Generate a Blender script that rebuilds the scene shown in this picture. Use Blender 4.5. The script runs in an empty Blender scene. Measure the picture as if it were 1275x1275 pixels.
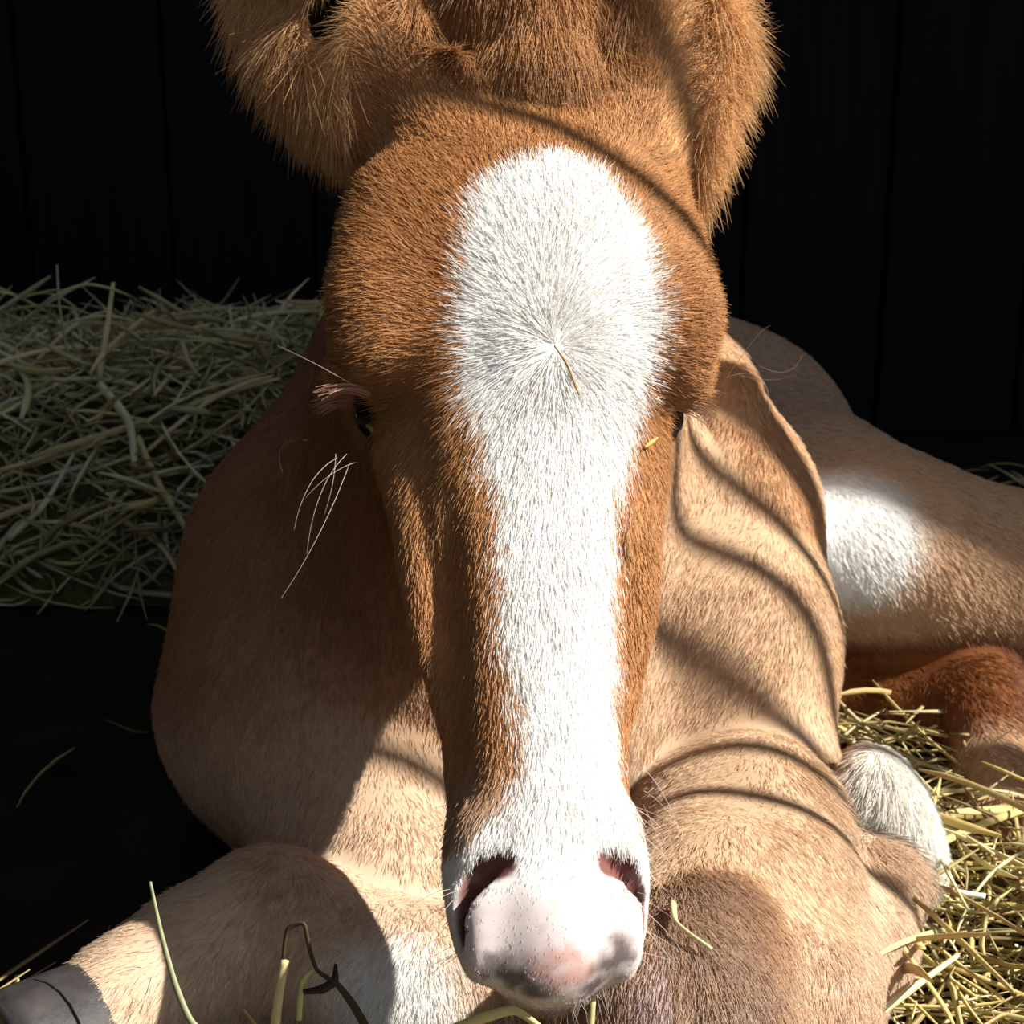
import bpy, math, random
import numpy as np
from mathutils import Vector, Matrix

QUICK = False            # True: skip the coat while shaping
rng = np.random.default_rng(7)
random.seed(7)
scene = bpy.context.scene
COL = scene.collection

# ------------------------------------------------------------------ camera, light, exposure
PITCH = math.radians(15.0)
FPX = 1851.0                                   # focal length in pixels of a 1275 px frame
CAM = np.array([0.0, 0.0, 0.42])
Fv = np.array([0, math.cos(PITCH), -math.sin(PITCH)])
Uv = np.array([0, math.sin(PITCH), math.cos(PITCH)])
Rv = np.array([1.0, 0, 0])

def P(x, y, d):
    """world point seen at (x, y) at camera depth d (used to lay the animal out at real distances)"""
    return CAM + d * (Fv + (x - 637.5) / FPX * Rv - (y - 637.5) / FPX * Uv)

cd = bpy.data.cameras.new('camera')
cam = bpy.data.objects.new('camera', cd)
COL.objects.link(cam)
cam.location = CAM.tolist()
cam.rotation_euler = (math.pi / 2 - PITCH, 0, 0)
cd.sensor_width = 36.0
cd.lens = FPX / 1275 * 36.0
cd.clip_start = 0.01
cd.dof.use_dof = True
cd.dof.focus_distance = 0.60
cd.dof.aperture_fstop = 26
scene.camera = cam

AZ, EL = math.radians(72), math.radians(43)
SUN = np.array([math.sin(AZ) * math.cos(EL), -math.cos(AZ) * math.cos(EL), math.sin(EL)])
sd = bpy.data.lights.new('sun', 'SUN')
sd.energy = 8.8
sd.angle = math.radians(0.55)
sd.color = (1.0, 0.955, 0.88)
sun = bpy.data.objects.new('sun', sd)
COL.objects.link(sun)
sun.rotation_euler = Vector(SUN.tolist()).to_track_quat('Z', 'Y').to_euler()
sun.location = (3, -3, 4)

world = bpy.data.worlds.new('sky')
scene.world = world
world.use_nodes = True
bgn = world.node_tree.nodes['Background']
bgn.inputs[0].default_value = (0.78, 0.86, 1.0, 1)
bgn.inputs[1].default_value = 0.70

scene.view_settings.view_transform = 'Standard'
scene.view_settings.look = 'None'
scene.view_settings.gamma = 1.0
scene.view_settings.use_curve_mapping = False
scene.view_settings.exposure = 0.0

# ------------------------------------------------------------------ helpers
def tag(o, label=None, cat=None, group=None, kind=None):
    if label: o['label'] = label
    if cat: o['category'] = cat
    if group: o['group'] = group
    if kind: o['kind'] = kind
    return o

def empty(name, loc):
    o = bpy.data.objects.new(name, None)
    o.location = loc
    o.empty_display_size = 0.05
    COL.objects.link(o)
    return o

def attach(o, parent):
    o.parent = parent
    o.matrix_parent_inverse = Matrix.Translation(parent.location).inverted()

def mesh_obj(name, verts, faces, mat, parent=None, smooth=True):
    me = bpy.data.meshes.new(name)
    me.from_pydata([tuple(map(float, v)) for v in verts], [], [tuple(int(i) for i in f) for f in faces])
    me.update()
    if smooth:
        me.shade_smooth()
    if mat: me.materials.append(mat)
    o = bpy.data.objects.new(name, me)
    COL.objects.link(o)
    if parent: attach(o, parent)
    return o

def fast_mesh(name, V, Q):
    """mesh from numpy vertices and quads / triangles (all faces the same size)"""
    me = bpy.data.meshes.new(name)
    n, k = Q.shape
    me.vertices.add(len(V))
    me.vertices.foreach_set('co', np.ascontiguousarray(V, np.float32).ravel())
    me.loops.add(n * k)
    me.loops.foreach_set('vertex_index', np.ascontiguousarray(Q, np.int32).ravel())
    me.polygons.add(n)
    me.polygons.foreach_set('loop_start', np.arange(0, n * k, k, dtype=np.int32))
    me.update(calc_edges=True)
    me.validate()
    me.shade_smooth()
    return me

def box_mesh(name, lo, hi, mat, parent=None, bev=0.0):
    (x0, y0, z0), (x1, y1, z1) = lo, hi
    v = [(x0, y0, z0), (x1, y0, z0), (x1, y1, z0), (x0, y1, z0), (x0, y0, z1), (x1, y0, z1), (x1, y1, z1), (x0, y1, z1)]
    f = [(0, 3, 2, 1), (4, 5, 6, 7), (0, 1, 5, 4), (1, 2, 6, 5), (2, 3, 7, 6), (3, 0, 4, 7)]
    o = mesh_obj(name, v, f, mat, parent, smooth=False)
    if bev:
        m = o.modifiers.new('bevel', 'BEVEL'); m.width = bev; m.segments = 2
    return o

def new_mat(name, rough=0.6, spec=0.3):
    m = bpy.data.materials.new(name)
    m.use_nodes = True
    b = m.node_tree.nodes['Principled BSDF']
    b.inputs['Roughness'].default_value = rough
    b.inputs['Specular IOR Level'].default_value = spec
    return m, m.node_tree, b

def noise_mat(name, c1, c2, scale, rough=0.7, spec=0.2, bump=0.0, stretch=(1, 1, 1), detail=6):
    m, nt, b = new_mat(name, rough, spec)
    tc = nt.nodes.new('ShaderNodeTexCoord')
    mp = nt.nodes.new('ShaderNodeMapping'); mp.inputs['Scale'].default_value = stretch
    nz = nt.nodes.new('ShaderNodeTexNoise'); nz.inputs['Scale'].default_value = scale; nz.inputs['Detail'].default_value = detail
    rp = nt.nodes.new('ShaderNodeValToRGB')
    rp.color_ramp.elements[0].color = (*c1, 1); rp.color_ramp.elements[1].color = (*c2, 1)
    rp.color_ramp.elements[0].position = 0.3; rp.color_ramp.elements[1].position = 0.7
    nt.links.new(tc.outputs['Object'], mp.inputs[0]); nt.links.new(mp.outputs[0], nz.inputs['Vector'])
    nt.links.new(nz.outputs['Fac'], rp.inputs[0]); nt.links.new(rp.outputs[0], b.inputs['Base Color'])
    if bump:
        bp = nt.nodes.new('ShaderNodeBump'); bp.inputs['Strength'].default_value = bump; bp.inputs['Distance'].default_value = 0.01
        nt.links.new(nz.outputs['Fac'], bp.inputs['Height']); nt.links.new(bp.outputs[0], b.inputs['Normal'])
    return m

def attr_mat(name, attr, rough=0.6, spec=0.25, mult=None, trans=0.0):
    m, nt, b = new_mat(name, rough, spec)
    a = nt.nodes.new('ShaderNodeAttribute'); a.attribute_name = attr
    nt.links.new(a.outputs['Color'], b.inputs['Base Color'])
    if trans:
        t = nt.nodes.new('ShaderNodeBsdfTranslucent'); mx = nt.nodes.new('ShaderNodeMixShader')
        mx.inputs[0].default_value = trans
        nt.links.new(a.outputs['Color'], t.inputs[0])
        out = nt.nodes['Material Output']
        nt.links.new(b.outputs[0], mx.inputs[1]); nt.links.new(t.outputs[0], mx.inputs[2]); nt.links.new(mx.outputs[0], out.inputs[0])
    return m

def nrm(v):
    v = np.asarray(v, float)
    return v / np.linalg.norm(v)

# ------------------------------------------------------------------ the barn
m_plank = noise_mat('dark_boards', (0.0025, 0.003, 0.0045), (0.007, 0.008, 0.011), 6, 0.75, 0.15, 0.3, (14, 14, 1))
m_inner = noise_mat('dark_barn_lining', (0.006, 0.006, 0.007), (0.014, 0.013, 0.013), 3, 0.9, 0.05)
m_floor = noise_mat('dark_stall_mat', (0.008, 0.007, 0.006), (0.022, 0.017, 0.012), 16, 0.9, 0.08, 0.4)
m_yard = noise_mat('yard_gravel', (0.20, 0.17, 0.13), (0.32, 0.28, 0.22), 12, 0.95, 0.1)

RX, RY = 1.60, 0.468          # the right wall starts here; in front of it the stall is open to the yard
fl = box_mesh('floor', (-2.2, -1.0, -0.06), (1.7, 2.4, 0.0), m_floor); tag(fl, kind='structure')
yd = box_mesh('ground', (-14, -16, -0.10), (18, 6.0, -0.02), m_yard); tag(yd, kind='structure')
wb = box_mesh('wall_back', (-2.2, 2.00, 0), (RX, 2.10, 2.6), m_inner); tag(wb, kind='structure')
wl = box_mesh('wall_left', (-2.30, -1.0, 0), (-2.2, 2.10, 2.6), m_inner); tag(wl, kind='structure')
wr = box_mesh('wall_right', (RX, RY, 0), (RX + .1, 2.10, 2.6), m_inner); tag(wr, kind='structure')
wfr = box_mesh('wall_front_added', (-2.3, -1.08, 0), (-0.20, -1.0, 2.6), m_inner); tag(wfr, kind='structure')  # unseen wall added to keep skylight off the foal's left flank
# roof, with an opening added over the rear left to light the hay
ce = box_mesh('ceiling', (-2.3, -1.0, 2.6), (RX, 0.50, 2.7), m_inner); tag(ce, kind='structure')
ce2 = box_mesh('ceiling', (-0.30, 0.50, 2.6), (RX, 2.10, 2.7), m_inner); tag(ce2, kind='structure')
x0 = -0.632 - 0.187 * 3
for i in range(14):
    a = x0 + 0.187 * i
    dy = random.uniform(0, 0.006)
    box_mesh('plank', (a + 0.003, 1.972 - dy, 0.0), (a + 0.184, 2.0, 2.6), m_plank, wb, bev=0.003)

# ------------------------------------------------------------------ head frame
A0 = P(652, 128, 0.672)          # crown of the forehead
N0 = P(697, 1188, 0.520)         # end of the nose
HL = np.linalg.norm(N0 - A0)
ES = (N0 - A0) / HL
mid = (A0 + N0) / 2
EW = CAM - mid; EW = nrm(EW - ES * EW.dot(ES))
EU = np.cross(EW, ES); EU = nrm(EU)
if EU[0] < 0: EU = -EU
YAW = math.radians(9.0)
EW, EU = EW * math.cos(YAW) + EU * math.sin(YAW), EU * math.cos(YAW) - EW * math.sin(YAW)

def H(s, u, w):
    return A0 + ES * s * HL + EU * u + EW * w

def to_head(X):
    q = X - A0
    return q @ ES / HL, q @ EU, q @ EW

ST = np.array([  # s, wf, uf, df, um, wm, uj, wj, wb
    [-.16, -.040, .020, .010, .040, -.060, .035, -.090, -.100],
    [-.06, -.014, .034, .012, .062, -.055, .050, -.092, -.110],
    [0.03, 0.004, .042, .011, .068, -.048, .054, -.095, -.115],
    [0.11, 0.015, .047, .010, .071, -.031, .056, -.100, -.125],
    [0.19, 0.021, .050, .010, .077, -.025, .058, -.110, -.135],
    [0.27, 0.019, .050, .010, .079, -.023, .060, -.115, -.140],
    [0.34, 0.013, .044, .009, .069, -.031, .060, -.118, -.142],
    [0.43, 0.006, .036, .009, .057, -.038, .056, -.108, -.132],
    [0.52, 0.001, .031, .008, .051, -.036, .048, -.092, -.112],
    [0.62, -.002, .027, .007, .0465, -.031, .040, -.070, -.088],
    [0.72, -.003, .024, .007, .0410, -.030, .034, -.057, -.073],
    [0.82, -.001, .0235, .007, .0375, -.028, .031, -.052, -.066],
    [0.90, 0.001, .022, .008, .0345, -.028, .029, -.050, -.063],
    [0.95, -.001, .018, .008, .0315, -.028, .026, -.048, -.061],
    [1.00, -.008, .012, .008, .0240, -.029, .020, -.045, -.055],
    [1.06, -.018, .006, .006, .0120, -.031, .010, -.041, -.046]])

def head_table(ns=160, nt=120):
    sg = np.linspace(ST[0, 0], ST[-1, 0], ns); tg = np.linspace(0, math.pi, nt)
    T = np.zeros((len(ST), nt)); C = np.zeros(len(ST))
    for i, (s, wf_, uf, df, um, wm, uj, wj, wbm) in enumerate(ST):
        c = (wf_ + wbm) / 2; C[i] = c
        pts = [(0, wf_), (uf * .5, wf_ - df * .25), (uf, wf_ - df), ((uf * .45 + um * .55), (wf_ - df) * .55 + wm * .45), (um, wm),
               ((um + uj) / 2 * 1.01, (wm + wj) / 2), (uj, wj), (uj * .55, wbm * .75 + wj * .25), (0, wbm)]
        th = np.array([math.atan2(a, b - c) for a, b in pts]); rr = np.array([math.hypot(a, b - c) for a, b in pts])
        T[i] = np.interp(tg, th, rr)
    D = np.zeros((ns, nt)); Cc = np.zeros(ns)
    def cubic(y):
        # Catmull-Rom style interpolation along s
        x = ST[:, 0]; m = np.gradient(y, x, axis=0)
        k = np.clip(np.searchsorted(x, sg) - 1, 0, len(x) - 2)
        h = (x[k + 1] - x[k]); t = (sg - x[k]) / h
        if y.ndim == 2: h = h[:, None]; t = t[:, None]
        return (2*t**3-3*t**2+1)*y[k] + (t**3-2*t**2+t)*h*m[k] + (-2*t**3+3*t**2)*y[k+1] + (t**3-t**2)*h*m[k+1]
    D = cubic(T); Cc = cubic(C)
    ker = np.exp(-np.linspace(-2, 2, 13)**2); ker /= ker.sum()
    Dp = np.concatenate([D[:, 6:0:-1], D, D[:, -2:-8:-1]], 1)
    D = np.apply_along_axis(lambda r: np.convolve(r, ker, 'valid'), 1, Dp)
    return sg, tg, D, Cc
SG, TG, HT, HC = head_table()

# ------------------------------------------------------------------ implicit body on a graded grid
def graded(lo, hi, f0, f1, fine, coarse):
    a = np.arange(lo, f0, coarse); b = np.arange(f0, f1, fine); c = np.arange(f1, hi + coarse, coarse)
    return np.concatenate([a, b, c])
GX = graded(-0.42, 0.66, -0.085, 0.145, 0.0022, 0.006)
GY = graded(0.40, 1.52, 0.425, 0.74, 0.0022, 0.0065)
GZ = graded(-0.02, 0.60, 0.085, 0.50, 0.0022, 0.006)
FLD = np.full((len(GX), len(GY), len(GZ)), 0.3, np.float32)

def region(lo, hi):
    ix = slice(max(0, np.searchsorted(GX, lo[0])), np.searchsorted(GX, hi[0]))
    iy = slice(max(0, np.searchsorted(GY, lo[1])), np.searchsorted(GY, hi[1]))
    iz = slice(max(0, np.searchsorted(GZ, lo[2])), np.searchsorted(GZ, hi[2]))
    return ix, iy, iz

def blend(reg, d, k, mode='add'):
    a = FLD[reg]
    if mode == 'add':
        h = np.clip(0.5 + 0.5 * (a - d) / k, 0, 1)
        FLD[reg] = a * (1 - h) + d * h - k * h * (1 - h)
    else:           # carve
        d = -d
        h = np.clip(0.5 - 0.5 * (a - d) / k, 0, 1)
        FLD[reg] = a * (1 - h) + d * h + k * h * (1 - h)

def coords(reg):
    return np.meshgrid(GX[reg[0]], GY[reg[1]], GZ[reg[2]], indexing='ij', sparse=True)

def cone(a, b, ra, rb, k=0.02, mode='add'):
    a = np.asarray(a, float); b = np.asarray(b, float)
    m = max(ra, rb) + k + 0.02
    reg = region(np.minimum(a, b) - m, np.maximum(a, b) + m)
    X, Y, Z = coords(reg)
    ba = b - a; L2 = ba.dot(ba) + 1e-12
    t = np.clip(((X - a[0]) * ba[0] + (Y - a[1]) * ba[1] + (Z - a[2]) * ba[2]) / L2, 0, 1)
    t2 = t * t * (3 - 2 * t)
    d = np.sqrt((X - a[0] - t * ba[0])**2 + (Y - a[1] - t * ba[1])**2 + (Z - a[2] - t * ba[2])**2) - (ra + (rb - ra) * t2)
    blend(reg, d.astype(np.float32), k, mode)

def chain(pts, k=0.02):
    for (a, ra), (b, rb) in zip(pts[:-1], pts[1:]):
        cone(a, b, ra, rb, k)

def ell(c, axes, radii, k=0.02, mode='add'):
    c = np.asarray(c, float); M = np.array([nrm(v) for v in axes]); r = np.array(radii, float)
    ext = np.sqrt(((M * r[:, None])**2).sum(0)) + k + 0.015
    reg = region(c - ext, c + ext)
    X, Y, Z = coords(reg)
    q = [((X - c[0]) * M[i, 0] + (Y - c[1]) * M[i, 1] + (Z - c[2]) * M[i, 2]) / r[i] for i in range(3)]
    k0 = np.sqrt(q[0]**2 + q[1]**2 + q[2]**2)
    k1 = np.sqrt((q[0] / r[0])**2 + (q[1] / r[1])**2 + (q[2] / r[2])**2) + 1e-9
    d = k0 * (k0 - 1) / k1
    d = np.where(k0 < 0.05, -r.min(), d)
    blend(reg, d.astype(np.float32), k, mode)

XYZ = np.eye(3)
HAX = (ES, EU, EW)

# --- trunk
chain([(P(660, 640, 1.00), .138), (P(610, 880, .93), .150)], .05)
chain([(P(630, 690, 1.05), .165), (np.array([0.02, 1.36, .17]), .165)], .05)
# neck up to the poll
chain([(P(620, 860, .90), .115), (P(615, 560, .87), .098), (P(648, 250, .80), .074), (P(655, 120, .765), .055)], .05)
ell(P(648, 300, .815), (Rv, Uv, Fv), (.075, .16, .07), .05)
# brisket
cone(P(690, 900, .88), P(640, 1080, .83), .085, .07, .04)
cone([0.0, .98, .31], [0.03, 1.22, .31], .095, .11, .06)     # withers
# shoulder on the photo's left
chain([(P(500, 470, 1.00), .060), (P(400, 700, .93), .074), (P(355, 880, .885), .076)], .045)
chain([(P(400, 930, .86), .064), (P(470, 1060, .80), .054), (P(505, 1165, .745), .046)], .03)
# shoulder on the photo's right
chain([(P(850, 500, .96), .050), (P(885, 640, .92), .060), (P(900, 790, .87), .062)], .035)
chain([(P(900, 800, .87), .060), (P(935, 960, .83), .050)], .03)
ell(P(900, 1030, .775), (Rv, Uv, Fv), (.047, .040, .045), .010)
cone(P(900, 495, .895), P(962, 640, .875), .024, .020, .012)
for i_ in range(4):
    cone(P(890 + i_ * 16, 520 + i_ * 8, .869), P(928 + i_ * 16, 642 + i_ * 4, .853), .0062, .0055, .003)
# foreleg on the right, folded: forearm to knee, cannon back along the ground
chain([(P(905, 1040, .78), .045), (P(890, 1150, .68), .047), (P(845, 1275, .605), .047)], .012)
chain([(P(945, 1010, .77), .040), (P(975, 1120, .70), .036), (P(985, 1235, .645), .037)], .014)
chain([(P(985, 1260, .645), .034), (P(1060, 1180, .70), .0285), (P(1080, 1110, .74), .029)], .010)
ell(P(1112, 1035, .78), (nrm([.5, 0, .8]), Rv, Fv), (.034, .028, .03), .008)
# foreleg on the left, lying sideways
chain([(P(640, 1235, .70), .044), (P(520, 1245, .68), .039), (P(430, 1212, .69), .036), (P(335, 1160, .70), .0370),
       (P(250, 1202, .68), .033), (P(165, 1252, .66), .029), (P(125, 1275, .65), .0275)], .014)
ell(P(492, 1120, .75), (Rv, Uv, Fv), (.042, .040, .03), .02)
# hind quarters on the right
chain([(P(760, 625, 1.30), .14), (P(880, 590, 1.20), .112), (P(985, 648, 1.08), .076), (P(1085, 690, 1.02), .063), (P(1180, 722, 1.00), .056), (P(1310, 735, .99), .050), (P(1440, 752, .98), .043), (P(1490, 775, .97), .036)], .045)
chain([(P(1490, 775, .97), .034), (P(1470, 900, .93), .024), (P(1435, 1010, .90), .024), (P(1410, 1075, .88), .028), (P(1380, 1110, .865), .026)], .015)   # hock and cannon, outside the picture
ell(P(1055, 682, .985), (Rv, Uv, Fv), (.042, .043, .045), .03)
chain([(P(960, 880, 1.02), .034), (P(1110, 885, .98), .028), (P(1215, 880, .95), .032)], .015)
chain([(P(1225, 880, .95), .034), (P(1246, 980, .90), .0265), (P(1250, 1090, .86), .030), (P(1290, 1130, .84), .028)], .012)

# --- head
def head_field():
    ext = 0.02
    cs = np.array([H(s, u, w) for s in (-.16, 1.06) for u in (-.1, .1) for w in (-.16, .04)])
    reg = region(cs.min(0) - ext, cs.max(0) + ext)
    X, Y, Z = coords(reg)
    def lin(e): return (X - A0[0]) * e[0] + (Y - A0[1]) * e[1] + (Z - A0[2]) * e[2]
    s = lin(ES) / HL; u = lin(EU); w = lin(EW)
    sc = np.clip(s, SG[0], SG[-1])
    c = np.interp(sc, SG, HC)
    rho = np.sqrt(u * u + (w - c)**2); th = np.arctan2(np.abs(u), w - c)
    fi = (sc - SG[0]) / (SG[1] - SG[0]); fj = th / (TG[1] - TG[0])
    i = np.clip(fi.astype(int), 0, len(SG) - 2); j = np.clip(fj.astype(int), 0, len(TG) - 2)
    a = fi - i; b = fj - j
    R = HT[i, j] * (1-a)*(1-b) + HT[i+1, j]*a*(1-b) + HT[i, j+1]*(1-a)*b + HT[i+1, j+1]*a*b
    d = (rho - R) * 0.9
    e1 = (s - 1.00) * HL; e0 = (-0.12 - s) * HL
    for e in (e1, e0):
        k = .03; h = np.clip(0.5 - 0.5 * (d - e) / k, 0, 1); d = d * (1 - h) + e * h + k * h * (1 - h)
    blend(reg, d.astype(np.float32), .03)
head_field()
for sg_ in (-1, 1):
    ell(H(.270, sg_ * .064, -.011), HAX, (.034, .020, .018), .018)          # brow
    ell(H(.318, sg_ * .070, -.036), HAX, (.018, .013, .020), .012)          # upper lid
    ell(H(.155, sg_ * .058, -.022), HAX, (.032, .020, .022), .02)           # temple
    ell(H(.200, sg_ * .077, -.050), HAX, (.016, .010, .016), .02, 'carve')  # hollow above the eye
    ell(H(.362, sg_ * .074, -.046), HAX, (.0095, .014, .015), .006, 'carve') # eye socket
    cone(H(.43, sg_ * .049, -.037), H(.72, sg_ * .0355, -.025), .009, .006, .018)   # facial crest
    ell(H(.75, sg_ * .038, -.018), HAX, (.06, .006, .009), .016, 'carve')   # hollow towards the nostril
# muzzle
def NOSTRIL(g):
    return [(H(.914, g * .0195, .000), .0028), (H(.917, g * .0245, -.004), .0040), (H(.930, g * .0285, -.008), .0048), (H(.950, g * .0300, -.013), .0048), (H(.972, g * .0292, -.016), .0044), (H(.990, g * .0250, -.017), .0036), (H(1.002, g * .0195, -.018), .0022)]
ell(H(.925, 0, -.026), HAX, (.036, .0300, .0255), .02)
ell(H(.972, 0, -.028), HAX, (.023, .0225, .022), .016)                        # upper lip
ell(H(.955, 0, -.052), HAX, (.030, .021, .020), .012)                        # chin
for sg_ in (-1, 1):
    ell(H(.935, sg_ * .0275, -.019), HAX, (.030, .0070, .015), .012)        # nostril wing
    npts = NOSTRIL(sg_)
    for q0, q1 in zip(npts[:-1], npts[1:]):
        cone(q0[0], q1[0], q0[1], q1[1], .003, 'carve')
cone(H(.996, -.026, -.043), H(1.004, 0, -.041), .0035, .0035, .004, 'carve')   # mouth line
cone(H(1.004, 0, -.041), H(.996, .026, -.043), .0035, .0035, .004, 'carve')

# --- ears
def ear(base, tip, width, thick, face):
    ax = nrm(tip - base); L = np.linalg.norm(tip - base)
    nf = nrm(face - ax * np.dot(face, ax)); sd_ = np.cross(ax, nf)
    c = base + ax * L * .48
    ell(c, (ax, sd_, nf), (L * .52, width, thick), .02)
    ell(base + ax * L * .55 + nf * thick * 1.15, (ax, sd_, nf), (L * .40, width * .66, thick * 1.05), .008, 'carve')
    cone(base - ax * .03, base + ax * .03, .032, .030, .03)
toCam = -Fv
ear(P(500, 100, .715), P(318, -110, .735), .042, .019, toCam * .9 - Rv * .4 - Uv * .25)
ear(P(805, 120, .715), P(888, -140, .740), .046, .019, toCam * .35 + Rv * .9)
# forelock cushion between the ears
ell(P(645, -8, .715), (Rv, Uv, Fv), (.043, .028, .032), .012)
ell(P(670, 20, .700), (Rv, Uv, Fv), (.030, .022, .020), .014)
ell(P(668, 78, .690), (Rv, Uv, Fv), (.024, .022, .016), .014)
ell(P(556, 46, .690), (Rv, Uv, Fv), (.012, .008, .016), .006, 'carve')
ell(P(414, 14, .704), (Rv, Uv, Fv), (.010, .018, .022), .004, 'carve')

# ------------------------------------------------------------------ surface nets
def surface_nets(F):
    neg = F < 0
    c = [neg[i:F.shape[0]-1+i, j:F.shape[1]-1+j, k:F.shape[2]-1+k] for i in (0, 1) for j in (0, 1) for k in (0, 1)]
    cnt = sum(x.astype(np.int8) for x in c)
    act = (cnt > 0) & (cnt < 8)
    idx = np.argwhere(act)
    ids = np.full(act.shape, -1, np.int32); ids[act] = np.arange(len(idx), dtype=np.int32)
    acc = np.zeros((len(idx), 3)); n = np.zeros(len(idx))
    off = [(i, j, k) for i in (0, 1) for j in (0, 1) for k in (0, 1)]
    val = [F[idx[:, 0]+o[0], idx[:, 1]+o[1], idx[:, 2]+o[2]] for o in off]
    for p in range(8):
        for q in range(p + 1, 8):
            if sum(abs(off[p][t] - off[q][t]) for t in range(3)) != 1: continue
            a, b = val[p], val[q]; m = (a < 0) != (b < 0)
            t = np.where(m, a / np.where(m, a - b, 1), 0)
            pos = np.array(off[p])[None] + t[:, None] * (np.array(off[q]) - np.array(off[p]))[None]
            acc += pos * m[:, None]; n += m
    v = idx + acc / n[:, None]
    quads = []
    for ax in range(3):
        o1, o2 = [t for t in range(3) if t != ax]
        sl0 = [slice(1, -1)] * 3; sl1 = [slice(1, -1)] * 3
        sl0[ax] = slice(0, -1); sl1[ax] = slice(1, None)
        a = neg[tuple(sl0)]; b = neg[tuple(sl1)]
        e = np.argwhere(a != b)
        flip = a[e[:, 0], e[:, 1], e[:, 2]]
        base = e.copy(); base[:, o1] += 1; base[:, o2] += 1
        def cell(d1, d2):
            q = base.copy(); q[:, o1] -= d1; q[:, o2] -= d2
            return ids[q[:, 0], q[:, 1], q[:, 2]]
        q = np.stack([cell(1, 1), cell(0, 1), cell(0, 0), cell(1, 0)], 1)
        if ax == 1: flip = ~flip
        q[~flip] = q[~flip][:, ::-1]
        quads.append(q)
    return v, np.concatenate(quads)

V, Q = surface_nets(FLD)
V = np.stack([np.interp(V[:, 0], np.arange(len(GX)), GX), np.interp(V[:, 1], np.arange(len(GY)), GY), np.interp(V[:, 2], np.arange(len(GZ)), GZ)], 1)
# light relaxation to take the grid stepping out
for _ in range(3):
    S = np.zeros_like(V); C = np.zeros(len(V))
    for a, b in ((0, 1), (1, 2), (2, 3), (3, 0)):
        for p, q in ((a, b), (b, a)):
            for t in range(3): S[:, t] += np.bincount(Q[:, p], V[Q[:, q], t], len(V))
            C += np.bincount(Q[:, p], minlength=len(V))
    V = V * .5 + S / np.maximum(C, 1)[:, None] * .5
del FLD
from mathutils.bvhtree import BVHTree
BVH = BVHTree.FromPolygons([tuple(v) for v in V.tolist()], Q.tolist())
def surf(x, y, lift=0.0):
    d_ = nrm(P(x, y, 1.0) - CAM)
    h_ = BVH.ray_cast(Vector(CAM.tolist()), Vector(d_.tolist()))
    if h_[0] is None: return P(x, y, .62)
    return np.array(h_[0]) - d_ * lift

# ------------------------------------------------------------------ coat colours (hair pattern, with some shade painted in)
CHEST = np.array([.50, .25, .098]); BUFF = np.array([.60, .41, .255]); CREAM = np.array([.72, .56, .42])
WHITE = np.array([.88, .865, .83]); RUFOUS = np.array([.27, .095, .03]); PINK = np.array([.62, .40, .36]); GREYB = np.array([.42, .31, .23])

def wob(X, f, ph=0.0):
    return (np.sin(X[:, 0]*f*1.0+ph+1.3*np.sin(X[:, 2]*f*.7)) + np.sin(X[:, 1]*f*1.27+2.1+ph*1.7+1.1*np.sin(X[:, 0]*f*.8)) + np.sin(X[:, 2]*f*.91+.7+ph*.6+1.2*np.sin(X[:, 1]*f*.66))) / 3

def sm(a, b, x):
    t = np.clip((x - a) / (b - a), 0, 1); return t * t * (3 - 2 * t)

def segd(X, a, b):
    ba = b - a; t = np.clip((X - a) @ ba / ba.dot(ba), 0, 1)
    return np.linalg.norm(X - a - t[:, None] * ba, axis=1)

# blaze outline in head coordinates, (s, left edge, right edge)
def face_su(x, y):
    # head coordinates (s, u) of the point of the face seen at (x, y)
    o = CAM; dr_ = P(x, y, 1.0) - CAM; wv = 0.0
    for _ in range(6):
        d = (wv - (o - A0) @ EW) / (dr_ @ EW)
        X = o + d * dr_; sv = (X - A0) @ ES / HL; uv = (X - A0) @ EU
        q = np.interp(sv, ST[:, 0], ST[:, 1]); e = abs(uv) / .045
        wv = q - .012 * e * e
    return sv, uv
_bl = [(193, 688, 692), (205, 650, 730), (225, 612, 752), (250, 590, 770), (300, 580, 796), (380, 577, 813), (430, 574, 817), (500, 590, 797), (560, 604, 785), (620, 622, 774),
       (700, 620, 770), (800, 622, 774), (880, 640, 775), (950, 648, 781), (990, 632, 792), (1030, 600, 800)]
_L = np.array([face_su(a, y) for y, a, b in _bl]); _R = np.array([face_su(b, y) for y, a, b in _bl])
BL_S = np.concatenate([(_L[:, 0] + _R[:, 0]) / 2, [.90, 1.2]])
BL_SA = np.concatenate([_L[:, 0], [_L[-1, 0] + .03, 1.2]]); BL_A = np.concatenate([_L[:, 1], [-.05, -.06]])
BL_SB = np.concatenate([_R[:, 0], [_R[-1, 0] + .03, 1.2]]); BL_B = np.concatenate([_R[:, 1], [.05, .06]])

MZ_PINK = [surf(672, 1205), surf(700, 1195), surf(728, 1212), surf(700, 1222)]; MZ_DARK = [surf(618, 1205), surf(640, 1222), surf(755, 1200), surf(775, 1185), surf(662, 1232), surf(735, 1228)]
def head_mask(X):
    s, u, w = to_head(X)
    return s, u, w

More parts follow.
